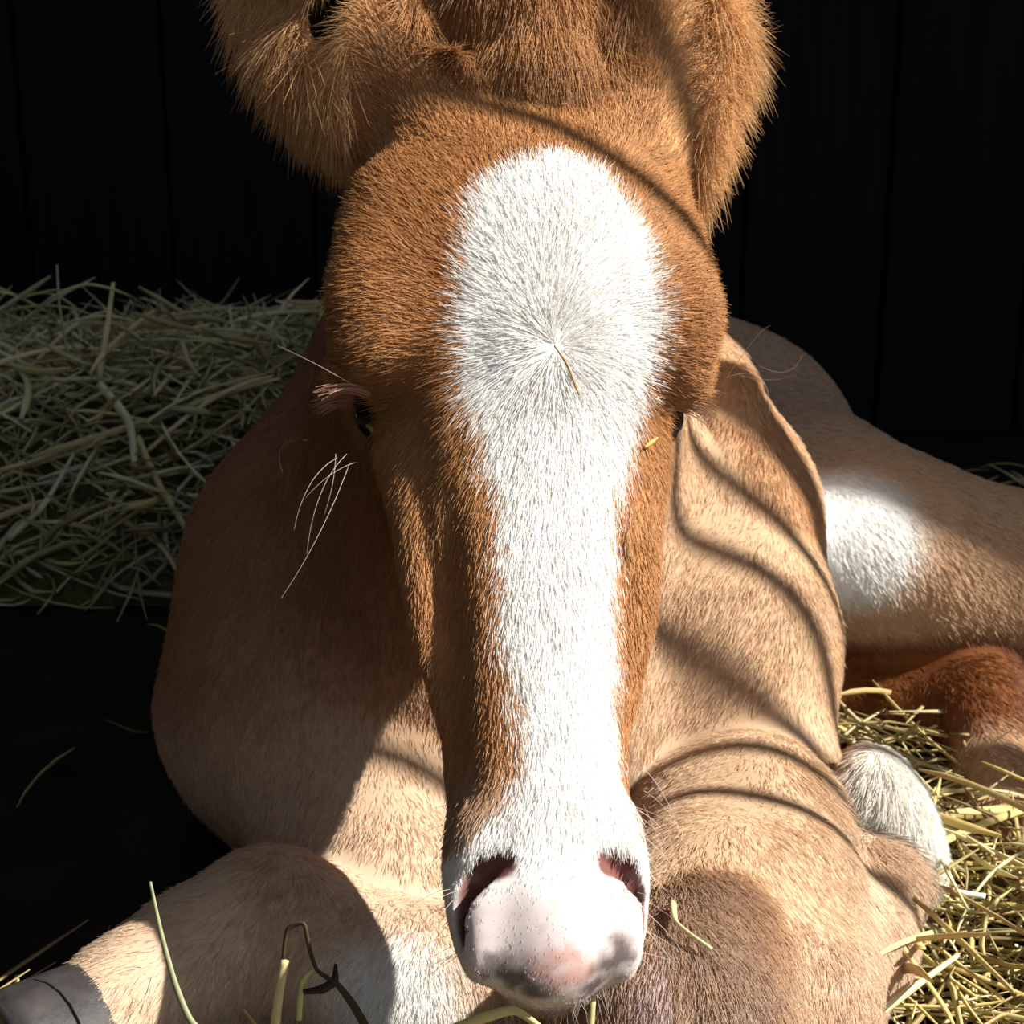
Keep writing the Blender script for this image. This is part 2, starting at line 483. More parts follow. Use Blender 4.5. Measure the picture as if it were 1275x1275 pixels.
def coat(X, jit=None):
    n = len(X)
    s, u, w = to_head(X)
    c = np.repeat(BUFF[None], n, 0)
    def mix(col, m):
        nonlocal c
        c = c * (1 - m[:, None]) + np.asarray(col)[None] * m[:, None]
    # neck chestnut fading into the pale chest, its left side darkened as painted shade
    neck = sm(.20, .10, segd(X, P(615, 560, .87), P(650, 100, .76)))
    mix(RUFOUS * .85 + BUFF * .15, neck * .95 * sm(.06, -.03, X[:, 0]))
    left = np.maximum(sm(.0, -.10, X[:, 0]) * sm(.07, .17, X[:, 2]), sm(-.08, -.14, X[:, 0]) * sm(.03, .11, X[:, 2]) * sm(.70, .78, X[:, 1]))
    mix(BUFF * .2 + RUFOUS * .8, left * .85)  # shade of the left shoulder painted into the coat, this side only
    d = segd(X, P(900, 495, .895), P(962, 640, .875)); mix(CHEST * .75 + BUFF * .25, sm(.038, .026, d) * .8)
    # legs and belly paler
    mix(CREAM, sm(.12, .05, X[:, 2]) * .75)
    # hind quarters
    mix(GREYB, sm(.93, 1.05, X[:, 1]) * .75)
    d = np.linalg.norm(X - P(1050, 665, .94), axis=1); mix(WHITE, sm(.062, .034, d))
    d = segd(X, P(1215, 880, .95), P(1250, 1090, .86)); mix(BUFF * .8 + CHEST * .15, sm(.07, .04, d))
    d = segd(X, P(960, 880, 1.02), P(1215, 880, .95)); mix(RUFOUS * .75, sm(.06, .04, d))  # dark chestnut, deepened in place of the thigh's shadow
    # pale knee, fetlock
    d = np.linalg.norm(X - P(480, 1240, .62), axis=1); mix(WHITE * .92, sm(.055, .025, d))
    d = np.linalg.norm(X - P(1118, 1018, .775), axis=1); mix(WHITE * np.array([1, .97, .91]), sm(.046, .034, d))
    # head
    wl_ = np.interp(s, [0, .4, .6, .8, 1], [-.165, -.16, -.12, -.09, -.08])
    hd = sm(.115, .075, np.abs(u)) * sm(-.40, -.32, s) * sm(-.014, .0, w - wl_) * sm(1.12, 1.08, s)
    hd = hd * ((s > -.05) | (X[:, 1] < P(650, 0, .80)[1]))
    mix(CHEST, hd)
    mix(CHEST * np.array([1.12, 1.25, 1.4]), hd * sm(.12, -.05, s) * .6)                      # paler crown and ears
    mix(CHEST * np.array([1.1, 1.2, 1.3]), hd * sm(.36, .42, s) * sm(.72, .5, s) * .35)
    de = np.linalg.norm((X - P(414, 14, .704)) @ np.array([Rv / .013, Uv / .021, Fv / .03]).T, axis=1); mix(np.array([.03, .018, .012]), sm(1.05, .85, de))
    ef = np.maximum(sm(.085, .06, segd(X, P(500, 100, .715), P(318, -110, .735))) * sm(-.055, -.075, u), sm(.085, .06, segd(X, P(805, 120, .715), P(888, -140, .740))) * sm(.055, .075, u)) * (s < .06)
    mix(np.array([.74, .45, .21]), ef * sm(.9, 1.1, de))                                     # paler long hair of the ears
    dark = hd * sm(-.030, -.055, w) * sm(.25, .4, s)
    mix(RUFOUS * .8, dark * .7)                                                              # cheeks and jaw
    lo = hd * sm(.76, .90, s)
    mix(np.array([.50, .36, .26]), lo * .8)                                                  # lip hair
    ea = np.interp(s, BL_SA, BL_A) + wob(X, 260) * .0012; eb = np.interp(s, BL_SB, BL_B) + wob(X, 260, 2) * .0012
    if jit is not None:
        ea = ea + jit * .0035; eb = eb - jit * .0035
    bz = sm(-.0012, .0012, u - ea) * sm(-.0012, .0012, eb - u) * (s > BL_S[0]) * sm(-.045, -.038, w) * (s < 1.15)
    mix(WHITE, bz * (hd > .05))
    # pink skin of the muzzle showing through
    mz = sm(.90, .97, s) * sm(-.06, -.045, w) * (np.abs(u) < .05) * (hd > .05)
    mix(np.array([.66, .53, .51]), mz * .75)
    mot = sm(.15, .6, wob(X, 520, 1) + .6 * wob(X, 1300, 2)) * sm(.93, .99, s) * (hd > .05)
    mix(np.array([.42, .34, .32]), mot * .35 * sm(-.07, -.05, w))
    dp = np.min([np.linalg.norm(X - q, axis=1) for q in MZ_PINK], 0); mix(np.array([.58, .28, .23]), sm(.0080, .002, dp + wob(X, 800) * .003) * .7)
    dk = np.min([np.linalg.norm(X - q, axis=1) for q in MZ_DARK], 0); mix(np.array([.09, .065, .06]), sm(.0078, .002, dk + wob(X, 800) * .003) * .85)
    for sg_ in (-1, 1):
        dn = np.min([segd(X, p[0], q[0]) for p, q in zip(NOSTRIL(sg_)[:-1], NOSTRIL(sg_)[1:])], 0); mix(np.array([.17, .055, .045]), sm(.0066, .0048, dn) * .97)
    return np.clip(c, 0, 1)

# ------------------------------------------------------------------ the foal
foal = empty('foal', (0.0, 0.9, 0.0))
tag(foal, 'chestnut foal with a broad white blaze lying folded up on the straw, facing out', 'foal')

m_body = attr_mat('foal_skin', 'coat', 0.75, 0.1)
bm_ = fast_mesh('body', V, Q)
at = bm_.color_attributes.new('coat', 'FLOAT_COLOR', 'POINT')
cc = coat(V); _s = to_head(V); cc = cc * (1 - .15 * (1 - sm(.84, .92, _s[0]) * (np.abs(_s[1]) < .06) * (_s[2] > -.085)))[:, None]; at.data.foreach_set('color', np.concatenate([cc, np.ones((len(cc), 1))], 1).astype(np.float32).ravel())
bm_.materials.append(m_body)
body = bpy.data.objects.new('body', bm_); COL.objects.link(body); attach(body, foal)

# normals
NV = np.zeros(len(bm_.vertices) * 3, np.float32); bm_.vertex_normals.foreach_get('vector', NV); NV = NV.reshape(-1, 3)
VV = np.zeros(len(bm_.vertices) * 3, np.float32); bm_.vertices.foreach_get('co', VV); VV = VV.reshape(-1, 3).astype(float)
print('BODY verts', len(VV), 'quads', len(Q))

# outward check
print('NORMAL check', float((NV * (VV - VV.mean(0))).sum(1).mean()))

def curves_obj(name, pts, rad, cols, mat, parent, kind='stuff'):
    """pts (n, k, 3), rad (n, k), cols (n, 3)"""
    n, k = pts.shape[:2]
    hc = bpy.data.hair_curves.new(name)
    hc.add_curves([k] * n)
    hc.attributes['position'].data.foreach_set('vector', np.ascontiguousarray(pts, np.float32).ravel())
    ra = hc.attributes.get('radius') or hc.attributes.new('radius', 'FLOAT', 'POINT')
    ra.data.foreach_set('value', np.ascontiguousarray(rad, np.float32).ravel())
    ca = hc.attributes.new('coat', 'FLOAT_COLOR', 'CURVE')
    ca.data.foreach_set('color', np.concatenate([cols, np.ones((n, 1))], 1).astype(np.float32).ravel())
    hc.materials.append(mat)
    o = bpy.data.objects.new(name, hc)
    COL.objects.link(o)
    if parent: attach(o, parent)
    if kind: o['kind'] = kind
    return o

m_fur = attr_mat('foal_hair', 'coat', 0.45, 0.3, trans=0.3)
exec_fur = not QUICK


# direction in which the coat lies: (point, direction) anchors away from the head
anch = [
    (P(400, 560, .92), (-.2, 0, -1)), (P(300, 760, .9), (-.25, .1, -1)), (P(260, 900, .86), (-.6, .2, -.6)), (P(380, 930, .8), (.3, -.3, -.9)), (P(330, 1000, .8), (.5, -.2, -.6)),
    (P(470, 950, .75), (.05, -.2, -1)), (P(470, 1060, .70), (0, -.3, -1)), (P(490, 1170, .66), (.3, -.3, -.8)), (P(560, 1230, .64), (.6, -.2, -.4)),
    (P(430, 1220, .64), (-.6, 0, -.5)), (P(320, 1120, .65), (-.7, 0, -.6)), (P(200, 1180, .63), (-.8, 0, -.6)), (P(100, 1240, .62), (-.7, 0, -.7)),
    (P(900, 560, .88), (.3, .1, -1)), (P(870, 640, .84), (-.7, -.1, -.35)), (P(920, 760, .82), (-.8, 0, -.3)), (P(980, 800, .83), (.5, 0, -.8)), (P(880, 900, .78), (-.7, -.2, -.4)),
    (P(850, 980, .74), (-.3, -.4, -.9)), (P(960, 1000, .75), (.3, -.3, -.9)), (P(880, 1100, .68), (-.3, -.3, -.9)), (P(830, 1220, .6), (-.45, -.3, -.8)), (P(980, 1180, .65), (.2, -.3, -.9)),
    (P(1070, 1160, .70), (.2, -.2, -.9)), (P(1110, 1030, .75), (-.3, -.2, -.9)),
    (P(980, 480, 1.1), (.6, 0, -.6)), (P(1080, 640, .96), (.5, -.1, -.8)), (P(1200, 700, .95), (.7, 0, -.6)), (P(1240, 1000, .88), (0, -.1, -1)), (P(1100, 885, .96), (.9, 0, -.3)),
    (P(640, 700, .80), (0, -.2, -1)), (P(780, 760, .84), (-.4, -.2, -.8)),
]
AP = np.array([a for a, b in anch]); AD = np.array([nrm(b) for a, b in anch])
WS, WU = face_su(693, 432)        # whorl on the forehead

def flow(X):
    D2 = ((X[:, None, :] - AP[None])**2).sum(2)
    W = np.exp(-D2 / (2 * .06**2)) + 1e-4 / (D2 + 1e-3)
    D = (W[:, :, None] * AD[None]).sum(1) / W.sum(1)[:, None]
    s, u, w = to_head(X)
    wl_ = np.interp(s, [0, .4, .6, .8, 1], [-.155, -.15, -.115, -.088, -.08])
    hd = sm(.125, .095, np.abs(u)) * sm(-.5, -.35, s) * sm(-.02, .0, w - wl_) * (s < 1.1)
    ds = (s - WS) * HL; du = u - WU
    r = np.sqrt(ds * ds + du * du) + 1e-4
    a = ds / r; b = du / r
    dn = sm(0.0, .12, ds)                              # further down the face the hair runs to the nose
    a2 = a * (1 - dn) + (a + 1.1) * dn; b2 = b * (1 - .35 * dn)
    up = sm(-.02, -.10, ds)
    a2 = a2 - up * .1
    aw = -np.clip(np.abs(u) - .045, 0, 1) * 12         # wraps round the side of the head
    Dh = a2[:, None] * ES + b2[:, None] * EU + (aw * (s < .45))[:, None] * EW
    Dh /= np.linalg.norm(Dh, axis=1)[:, None] + 1e-6
    return D * (1 - hd[:, None]) + Dh * hd[:, None], hd

COR = P(128, 1272, .652); HOOF_AX = nrm(P(20, 1325, .625) - P(128, 1272, .652))
EAR_L = (P(500, 100, .715), P(318, -110, .735)); EAR_R = (P(805, 120, .715), P(888, -140, .740))

if exec_fur:
    T = np.concatenate([Q[:, [0, 1, 2]], Q[:, [0, 2, 3]]])
    A, B, C = VV[T[:, 0]], VV[T[:, 1]], VV[T[:, 2]]
    area = np.linalg.norm(np.cross(B - A, C - A), axis=1) / 2
    cen = (A + B + C) / 3; nn = NV[T].mean(1)
    tc = CAM - cen; dist = np.linalg.norm(tc, axis=1)
    facing = (nn * (tc / dist[:, None])).sum(1)
    dep = (cen - CAM) @ Fv
    sx = 637.5 + (cen - CAM) @ Rv / dep * FPX; sy = 637.5 - (cen - CAM) @ Uv / dep * FPX
    ok = (facing > -.45) & (sx > -220) & (sx < 1500) & (sy > -260) & (sy < 1480)
    s, u, w = to_head(cen)
    dens = 1.75e6 * (0.62 / np.clip(dep, .5, 1.3))**2 * np.where(facing > -.1, 1, .5)
    muzz = sm(.88, .97, s) * sm(-.075, -.06, w) * (np.abs(u) < .06) * (s < 1.2)
    dens = dens * (1 - .1 * muzz)
    for sg_ in (-1, 1):
        dens = dens * sm(.009, .014, np.linalg.norm(cen - H(.362, sg_ * .070, -.046), axis=1))
        dens = dens * (np.min([segd(cen, p[0], q[0]) for p, q in zip(NOSTRIL(sg_)[:-1], NOSTRIL(sg_)[1:])], 0) > .0062)
    dens = dens * ((cen - COR) @ HOOF_AX < 0.002) * (np.linalg.norm((cen - P(416, 8, .704)) @ np.array([Rv / .016, Uv / .024, Fv / .04]).T, axis=1) > 1)
    cnt = rng.poisson(area * dens * ok)
    tri = np.repeat(np.arange(len(T)), cnt)
    n = len(tri)
    r1 = np.sqrt(rng.random(n)); r2 = rng.random(n)
    ba = np.stack([1 - r1, r1 * (1 - r2), r1 * r2], 1)
    root = (VV[T[tri]] * ba[:, :, None]).sum(1)
    N = (NV[T[tri]] * ba[:, :, None]).sum(1); N /= np.linalg.norm(N, axis=1)[:, None]
    D = np.zeros((n, 3)); hdm = np.zeros(n)
    for i in range(0, n, 40000):
        D[i:i+40000], hdm[i:i+40000] = flow(root[i:i+40000])
    s, u, w = to_head(root)
    dl = segd(root, *EAR_L); dr = segd(root, *EAR_R)
    earl = sm(.075, .05, dl) * (s < .03) * sm(-.066, -.085, u); earr = sm(.075, .05, dr) * (s < .03) * sm(.066, .088, u)
    # ears: long loose hair running outwards and down
    D = D * (1 - earl[:, None]) + earl[:, None] * nrm([-.45, -.2, -.85])
    D = D * (1 - earr[:, None]) + earr[:, None] * nrm([.9, -.25, -.10])
    dfl = np.linalg.norm((root - P(650, 0, .695)) @ np.array([Rv / .055, Uv / .042, Fv / .05]).T, axis=1)
    fore = sm(1.15, .85, dfl)
    D = D * (1 - fore[:, None]) + fore[:, None] * np.array([0, -.35, -.9])
    # uneven lie: tufts
    jit = rng.normal(size=(n, 3))
    tuft = np.stack([wob(root, 95), wob(root, 95, 3.1), wob(root, 95, 5.7)], 1) + .6 * np.stack([wob(root, 330, 1), wob(root, 330, 4), wob(root, 330, 7)], 1)
    D = D + tuft * (.12 + .12 * hdm)[:, None] + jit * (.13 + .25 * np.maximum(earl, earr))[:, None]
    D = D - N * (D * N).sum(1)[:, None]
    D /= np.linalg.norm(D, axis=1)[:, None] + 1e-6
    # length and lift
    muzz = sm(.84, .96, s) * sm(-.085, -.06, w) * (np.abs(u) < .06) * (s < 1.2) * hdm
    L = np.full(n, .0078)
    L = np.where(hdm > .5, .0090, L)
    L = L * (1 - .25 * sm(.35, .6, s) * hdm) 
    L = L * (1 - .68 * muzz)
    L = L + .017 * np.maximum(earl, earr) + .012 * fore
    knee = sm(.09, .05, np.linalg.norm(root - P(760, 1230, .62), axis=1)); L = L + .006 * knee
    feth = sm(.05, .03, np.linalg.norm(root - P(1075, 1020, .75), axis=1)); L = L + .012 * feth
    L = L * rng.uniform(.65, 1.2, n) * (1 + .15 * tuft[:, 0])
    lift = .24 + .10 * rng.random(n) + .25 * np.maximum(earl, earr) + .1 * fore
    lift = lift * (1 - .3 * (hdm < .5))
    lift = lift + .35 * sm(.03, .008, np.sqrt(((s - WS) * HL)**2 + (u - WU)**2)) * hdm
    k = 5
    tt = np.linspace(0, 1, k)
    pts = np.zeros((n, k, 3))
    grav = np.array([0, -.1, -.5]) * .22
    kink = rng.normal(size=(n, 3)) * .08
    for j, t in enumerate(tt):
        up = lift * t - .30 * lift * t * t
        q = root + (L * t)[:, None] * D + (L * up)[:, None] * N + (L * t * t)[:, None] * (grav[None] * (1 + 2 * np.maximum(earl, earr))[:, None] + kink)
        pts[:, j] = q
    pts -= N[:, None, :] * .0006
    wd = .00016 * np.clip(dep[tri] / .62, .85, 1.9) * rng.uniform(.7, 1.3, n)
    rad = wd[:, None] * np.array([1, 1, .9, .65, .15])[None]
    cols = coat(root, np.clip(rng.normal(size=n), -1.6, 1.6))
    val = np.exp(rng.normal(0, .16, n)) * (1 + .05 * tuft[:, 1])
    cols = np.clip(cols * val[:, None] * (1 + rng.normal(0, .03, (n, 3))), 0.004, .93)
    print('HAIRS', n)
    curves_obj('coat_hair', pts, rad, cols, m_fur, foal)

# ------------------------------------------------------------------ eyes, lashes, whiskers, hoof
def uv_sphere(c, rx, n=20, m=14):
    vs, fs = [], []
    for i in range(m + 1):
        t = math.pi * i / m
        for j in range(n):
            f = 2 * math.pi * j / n
            vs.append((c[0] + rx * math.sin(t) * math.cos(f), c[1] + rx * math.sin(t) * math.sin(f), c[2] + rx * math.cos(t)))
    for i in range(m):
        for j in range(n):
            fs.append((i*n+j, (i+1)*n+j, (i+1)*n+(j+1) % n, i*n+(j+1) % n))
    return vs, fs
m_eye, _, be = new_mat('dark_eye', 0.06, 0.6); be.inputs['Base Color'].default_value = (.012, .007, .005, 1)
m_hoof = noise_mat('grey_hoof_horn', (.030, .026, .026), (.060, .052, .050), 60, 0.55, 0.3, 0.2, (1, 1, 1))
for g in (-1, 1):
    v, f = uv_sphere(H(.360, g * .0580, -.047), .0160)
    o = mesh_obj('eye', v, f, m_eye, foal); o['label'] = 'dark glossy eye'

def lathe_axis(name, pts, mat, parent, n=24, squash=1.0):
    """pts: list of (centre, radius) along an axis"""
    cs = [np.asarray(p, float) for p, _ in pts]
    ax = nrm(cs[-1] - cs[0]); e1 = nrm(np.cross(ax, [0, 0, 1] if abs(ax[2]) < .9 else [1, 0, 0])); e2 = np.cross(ax, e1)
    vs, fs = [], []
    for c, (_, rr) in zip(cs, pts):
        for j in range(n):
            f = 2 * math.pi * j / n
            vs.append(c + rr * (math.cos(f) * e1 + squash * math.sin(f) * e2))
    k = len(pts)
    for i in range(k - 1):
        for j in range(n):
            fs.append((i*n+j, i*n+(j+1) % n, (i+1)*n+(j+1) % n, (i+1)*n+j))
    fs.append(tuple(range(n))[::-1]); fs.append(tuple(range((k-1)*n, k*n)))
    return mesh_obj(name, vs, fs, mat, parent)
hp = COR
lathe_axis('hoof', [(hp - HOOF_AX*.004, .0255), (hp - HOOF_AX*.002, .0284), (hp + HOOF_AX*.004, .0292), (hp + HOOF_AX*.018, .0302), (hp + HOOF_AX*.036, .0315), (hp + HOOF_AX*.044, .031), (hp + HOOF_AX*.046, .028)], m_hoof, foal)['label'] = 'dark grey hoof horn'

def hoof(c, ax):
    ax = nrm(ax)
    lathe_axis('hoof', [(c - ax*.004, .024), (c, .0285), (c + ax*.014, .030), (c + ax*.034, .0318), (c + ax*.040, .030)], m_hoof, foal)['label'] = 'dark grey hoof horn'
hoof(P(1380, 1110, .865), P(1300, 1130, .855) - P(1380, 1110, .865) + np.array([0, 0, -.006]))
hoof(P(1292, 1132, .84), P(1345, 1150, .835) - P(1292, 1132, .84))
def strands(name, specs, col, mat, r0, k=8, label=None):
    """specs: list of polylines of control points (quadratic), drawn as tapering single hairs"""
    n = len(specs); pts = np.zeros((n, k, 3)); rad = np.zeros((n, k))
    for i, (a, b, c) in enumerate(specs):
        for j in range(k):
            t = j / (k - 1)
            pts[i, j] = (1-t)**2 * a + 2*t*(1-t) * b + t*t * c
            rad[i, j] = r0 * (1 - .8 * t)
    cols = np.clip(np.asarray(col)[None] * np.exp(rng.normal(0, .12, (n, 1))), 0, .95)
    o = curves_obj(name, pts, rad, cols, mat, foal)
    if label: o['label'] = label
    return o
m_hair1 = attr_mat('single_hair', 'coat', 0.4, 0.4, trans=0.2)
def J(sc): return rng.normal(size=3) * sc
# lashes
sp = []
for i in range(70):
    t = rng.random()
    a = surf(462 - 14 * t, 488 + 20 * t, .0015) + J(.0006)
    tip = a - Rv * (.0185 + .002 * rng.normal()) - Fv * .012 - Uv * (-.001 + .006 * t) + J(.001)
    sp.append((a, (a + tip) / 2 + Uv * .0045, tip))
strands('eyelashes', sp, (.52, .27, .18), m_hair1, .00028, label='pinkish brown lashes of the shaded eye')
sp = []
for i in range(50):
    t = rng.random()
    a = H(.330 + .020 * t, .0740 - .004 * t, -.036 - .010 * t) + J(.0006)
    tip = a + Rv * (.0155 + .002 * rng.normal()) - Uv * (.002 + .005 * t) + J(.001)
    sp.append((a, (a + tip) / 2 + Uv * .003, tip))
strands('eyelashes', sp, (.58, .36, .24), m_hair1, .00026, label='pale brown lashes of the sunlit eye')
# white tuft at the back of the fetlock
sp = []
for i in range(220):
    a = surf(1062 + 50 * rng.random(), 982 + 40 * rng.random(), .001)
    tip = a + Rv * rng.uniform(-.014, .002) - Uv * rng.uniform(.012, .026) - Fv * rng.uniform(.004, .010) + J(.001)
    sp.append((a, (a + tip) / 2 - Fv * .006, tip))
strands('fetlock_tuft', sp, (.80, .76, .68), m_hair1, .00022, label='long white tuft at the back of the fetlock')
# whiskers
sp = []
def W(x0_, y0_, d0, x1, y1, d1, bx, by):
    a = P(x0_, y0_, d0); c = P(x1, y1, d1); b = (a + c) / 2 + (P(x0_ + bx, y0_ + by, d0) - P(x0_, y0_, d0))
    sp.append((a, b, c))
for q in [(440, 480, .62, 345, 430, .60, 0, -4), (432, 565, .63, 382, 690, .60, -16, -22), (420, 570, .63, 366, 660, .60, -14, -22), (436, 575, .63, 350, 745, .60, 8, 10), (418, 565, .63, 404, 640, .60, 6, 0), (446, 575, .63, 380, 620, .60, 0, -14),
          (352, 588, .66, 384, 548, .63, -32, -24), (905, 470, .66, 960, 405, .64, 14, -30), (905, 470, .66, 958, 515, .64, 30, -42), (915, 465, .66, 990, 465, .64, 10, 16), (945, 455, .66, 1000, 440, .66, 14, 30),
          (800, 955, .56, 850, 1050, .55, 10, -12), (802, 985, .56, 845, 1030, .55, 4, -8), (800, 1000, .56, 835, 1100, .55, 8, 0)]:
    W(*q)
for i in range(46):
    g = -1 if i % 2 else 1
    s0 = rng.uniform(.84, .99); a = H(s0, g * rng.uniform(.030, .036), rng.uniform(-.04, -.012))
    tip = a + EU * g * rng.uniform(.008, .020) + ES * rng.uniform(.004, .022) + EW * rng.uniform(-.004, .012)
    sp.append((a, (a + tip) / 2 + EU * g * .003, tip))
for i in range(60):
    a = H(rng.uniform(.97, 1.01), rng.uniform(-.022, .026), rng.uniform(-.066, -.044))
    tip = a + ES * rng.uniform(.012, .032) + EU * rng.normal() * .006 + EW * rng.uniform(-.008, .008)
    sp.append((a, (a + tip) / 2 + EW * .002, tip))
strands('whiskers', sp, (.62, .52, .44), m_hair1, .00011, label='long pale whiskers')

# ------------------------------------------------------------------ hay and straw
HAYC = np.array([[.74, .66, .33], [.68, .66, .36], [.52, .56, .32], [.80, .70, .42], [.56, .47, .25], [.72, .72, .50], [.38, .34, .18]])
STRC = np.array([[.66, .53, .22], [.60, .46, .18], [.72, .63, .36], [.50, .38, .16], [.42, .31, .13], [.62, .56, .26], [.34, .25, .11]])

def stalk_arrays(base, dirs, ups, L, wid, thick, bend, k=6, sides=4):
    """n stalks of hay at once; returns verts (n*k*sides, 3) and quads"""
    n = len(base); side = np.cross(dirs, ups); side /= np.linalg.norm(side, axis=1)[:, None] + 1e-9
    nup = np.cross(side, dirs)
    t = np.linspace(-.5, .5, k)
    V_ = np.zeros((n, k, sides, 3))
    for i, tv in enumerate(t):
        c = base + dirs * (L * tv)[:, None] + nup * (bend[:, 0] * L * (.25 - tv*tv))[:, None] + side * (bend[:, 1] * L * (tv*tv - .12) + bend[:, 2] * L * tv**3)[:, None]
        tp = 1.0 if 0 < i < k - 1 else .35
        for j in range(sides):
            f = 2 * math.pi * (j + .5) / sides
            V_[:, i, j] = c + side * (wid * tp * math.cos(f))[:, None] + nup * (thick * tp * math.sin(f))[:, None]
    q = []
    for i in range(k - 1):
        for j in range(sides):
            q.append([i*sides+j, i*sides+(j+1) % sides, (i+1)*sides+(j+1) % sides, (i+1)*sides+j])
    q = np.array(q)
    Q_ = (q[None] + (np.arange(n) * k * sides)[:, None, None]).reshape(-1, 4)
    return V_.reshape(-1, 3), Q_, k * sides

m_hay = attr_mat('dry_hay', 'coat', 0.55, 0.25, trans=0.15)

def hay_stuff(name, base, dirs, ups, L, wid, thick, bend, pal, label, cat):
    v, q, per = stalk_arrays(base, dirs, ups, L, wid, thick, bend, k=5, sides=3)
    me = fast_mesh(name, v, q)
    c = pal[rng.integers(0, len(pal), len(base))] * np.exp(rng.normal(0, .22, (len(base), 1)))
    c = np.repeat(np.clip(c, .01, .9), per, 0)
    at_ = me.color_attributes.new('coat', 'FLOAT_COLOR', 'POINT')
    at_.data.foreach_set('color', np.concatenate([c, np.ones((len(c), 1))], 1).astype(np.float32).ravel())
    me.materials.append(m_hay)
    o = bpy.data.objects.new(name, me); COL.objects.link(o)
    return tag(o, label, cat, kind='stuff')

def rand_dirs(n, zs):
    a = rng.uniform(0, 2 * math.pi, n); d = np.stack([np.cos(a), np.sin(a), rng.normal(0, zs, n)], 1)
    return d / np.linalg.norm(d, axis=1)[:, None]

# heap behind the foal, on the left
def heap_h(x, y):
    bx = sm(-1.5, -1.05, x) * sm(.0, -.14, x); by = sm(1.22, 1.42, y) * sm(2.2, 1.7, y)
    return .180 * bx * by**.6 + .016 * np.sin(x * 19 + 2) * np.sin(y * 23) * bx * by

gx = np.linspace(-1.5, .0, 60); gy = np.linspace(1.20, 1.96, 40)
XX, YY = np.meshgrid(gx, gy, indexing='ij'); ZZ = heap_h(XX, YY) - .03
vs = np.stack([XX.ravel(), YY.ravel(), ZZ.ravel()], 1)
qs = np.array([[i*40+j, (i+1)*40+j, (i+1)*40+j+1, i*40+j+1] for i in range(59) for j in range(39)])
m_core = noise_mat('packed_hay', (.05, .05, .02), (.16, .14, .06), 70, 0.9, 0.05, 0.6, (1, 1, 1))
me = fast_mesh('hay_heap_core', vs, qs); me.materials.append(m_core)
core = bpy.data.objects.new('hay_heap_core', me); COL.objects.link(core)
tag(core, 'packed hay deep inside the heap behind the foal', 'hay', kind='stuff')

def heap_points(n, x0_, x1, y0_, y1, lift):
    x = rng.uniform(x0_, x1, n); y = rng.uniform(y0_, y1, n)
    return np.stack([x, y, heap_h(x, y) + rng.uniform(-.02, lift, n)], 1)
n = 4600
b_ = heap_points(n, -1.0, -.03, 1.24, 1.75, .012)
hay_stuff('hay', b_, rand_dirs(n, .42), rng.normal(size=(n, 3)) + [0, -.5, 1], rng.uniform(.03, .13, n), rng.uniform(.0010, .0040, n), rng.uniform(.0006, .0014, n), rng.normal(0, .35, (n, 3)), HAYC,
          'greenish hay tangled in a loose heap behind the foal', 'hay')

# straw litter around the foal
def litter(n, boxes):
    out = []
    tot = sum((b[1]-b[0]) * (b[3]-b[2]) * b[5] for b in boxes)
    for (xa, xb, ya, yb, h, wt) in boxes:
        m = int(n * (xb-xa) * (yb-ya) * wt / tot)
        out.append(np.stack([rng.uniform(xa, xb, m), rng.uniform(ya, yb, m), rng.uniform(.004, h, m)], 1))
    return np.concatenate(out)
b_ = litter(5200, [(.15, .62, .50, .84, .040, 1.0), (.17, .34, .84, 1.0, .055, 1.6), (-.50, -.21, .50, .625, .022, .8), (-.2, .2, .38, .54, .04, .8), (-.8, -.25, .75, 1.2, .008, .009), (.34, 1.3, .6, 1.7, .015, .12)])
n = len(b_)
hay_stuff('straw', b_, rand_dirs(n, .22), rng.normal(size=(n, 3)) * .6 + [0, 0, 1], rng.uniform(.03, .13, n), rng.uniform(.0006, .0022, n), rng.uniform(.0004, .001, n), rng.normal(0, .25, (n, 3)), STRC,
          'yellow straw scattered over the stall floor round the foal', 'straw')

# stalks that can be picked out one by one
def stalk_variant(name, pal_i, pal, seed):
    r_ = np.random.default_rng(seed)
    v, q, _ = stalk_arrays(np.zeros((1, 3)), np.array([[1., 0, 0]]), np.array([[0, 0, 1.]]), np.array([1.0]), np.array([r_.uniform(.012, .024)]), np.array([r_.uniform(.006, .010)]), r_.normal(0, .22, (1, 3)), k=8, sides=6)
    me = fast_mesh(name, v, q)
    c = np.repeat((pal[pal_i] * 1.15)[None], len(v), 0)
    at_ = me.color_attributes.new('coat', 'FLOAT_COLOR', 'POINT')
    at_.data.foreach_set('color', np.concatenate([c, np.ones((len(c), 1))], 1).astype(np.float32).ravel())
    me.materials.append(m_hay)
    return me
hayv = [stalk_variant('hay_stalk', i % 6, HAYC, 100 + i) for i in range(12)]
strv = [stalk_variant('straw_stalk', i % 6, STRC, 200 + i) for i in range(12)]
def place(me, name, loc, L, label, group):
    o = bpy.data.objects.new(name, me); COL.objects.link(o)
    o.location = loc
    d = rand_dirs(1, .38)[0]
    o.rotation_euler = Vector(d).to_track_quat('X', 'Z').to_euler()
    o.rotation_euler.rotate_axis('X', random.uniform(0, 6.28))
    o.scale = (L,) * 3
    return tag(o, label, 'hay' if 'hay' in name else 'straw', group)
HN = ['yellow', 'olive yellow', 'grey-green', 'pale gold', 'tan', 'pale green']; SN = ['yellow', 'amber', 'pale cream', 'brown', 'dark brown', 'greenish yellow']
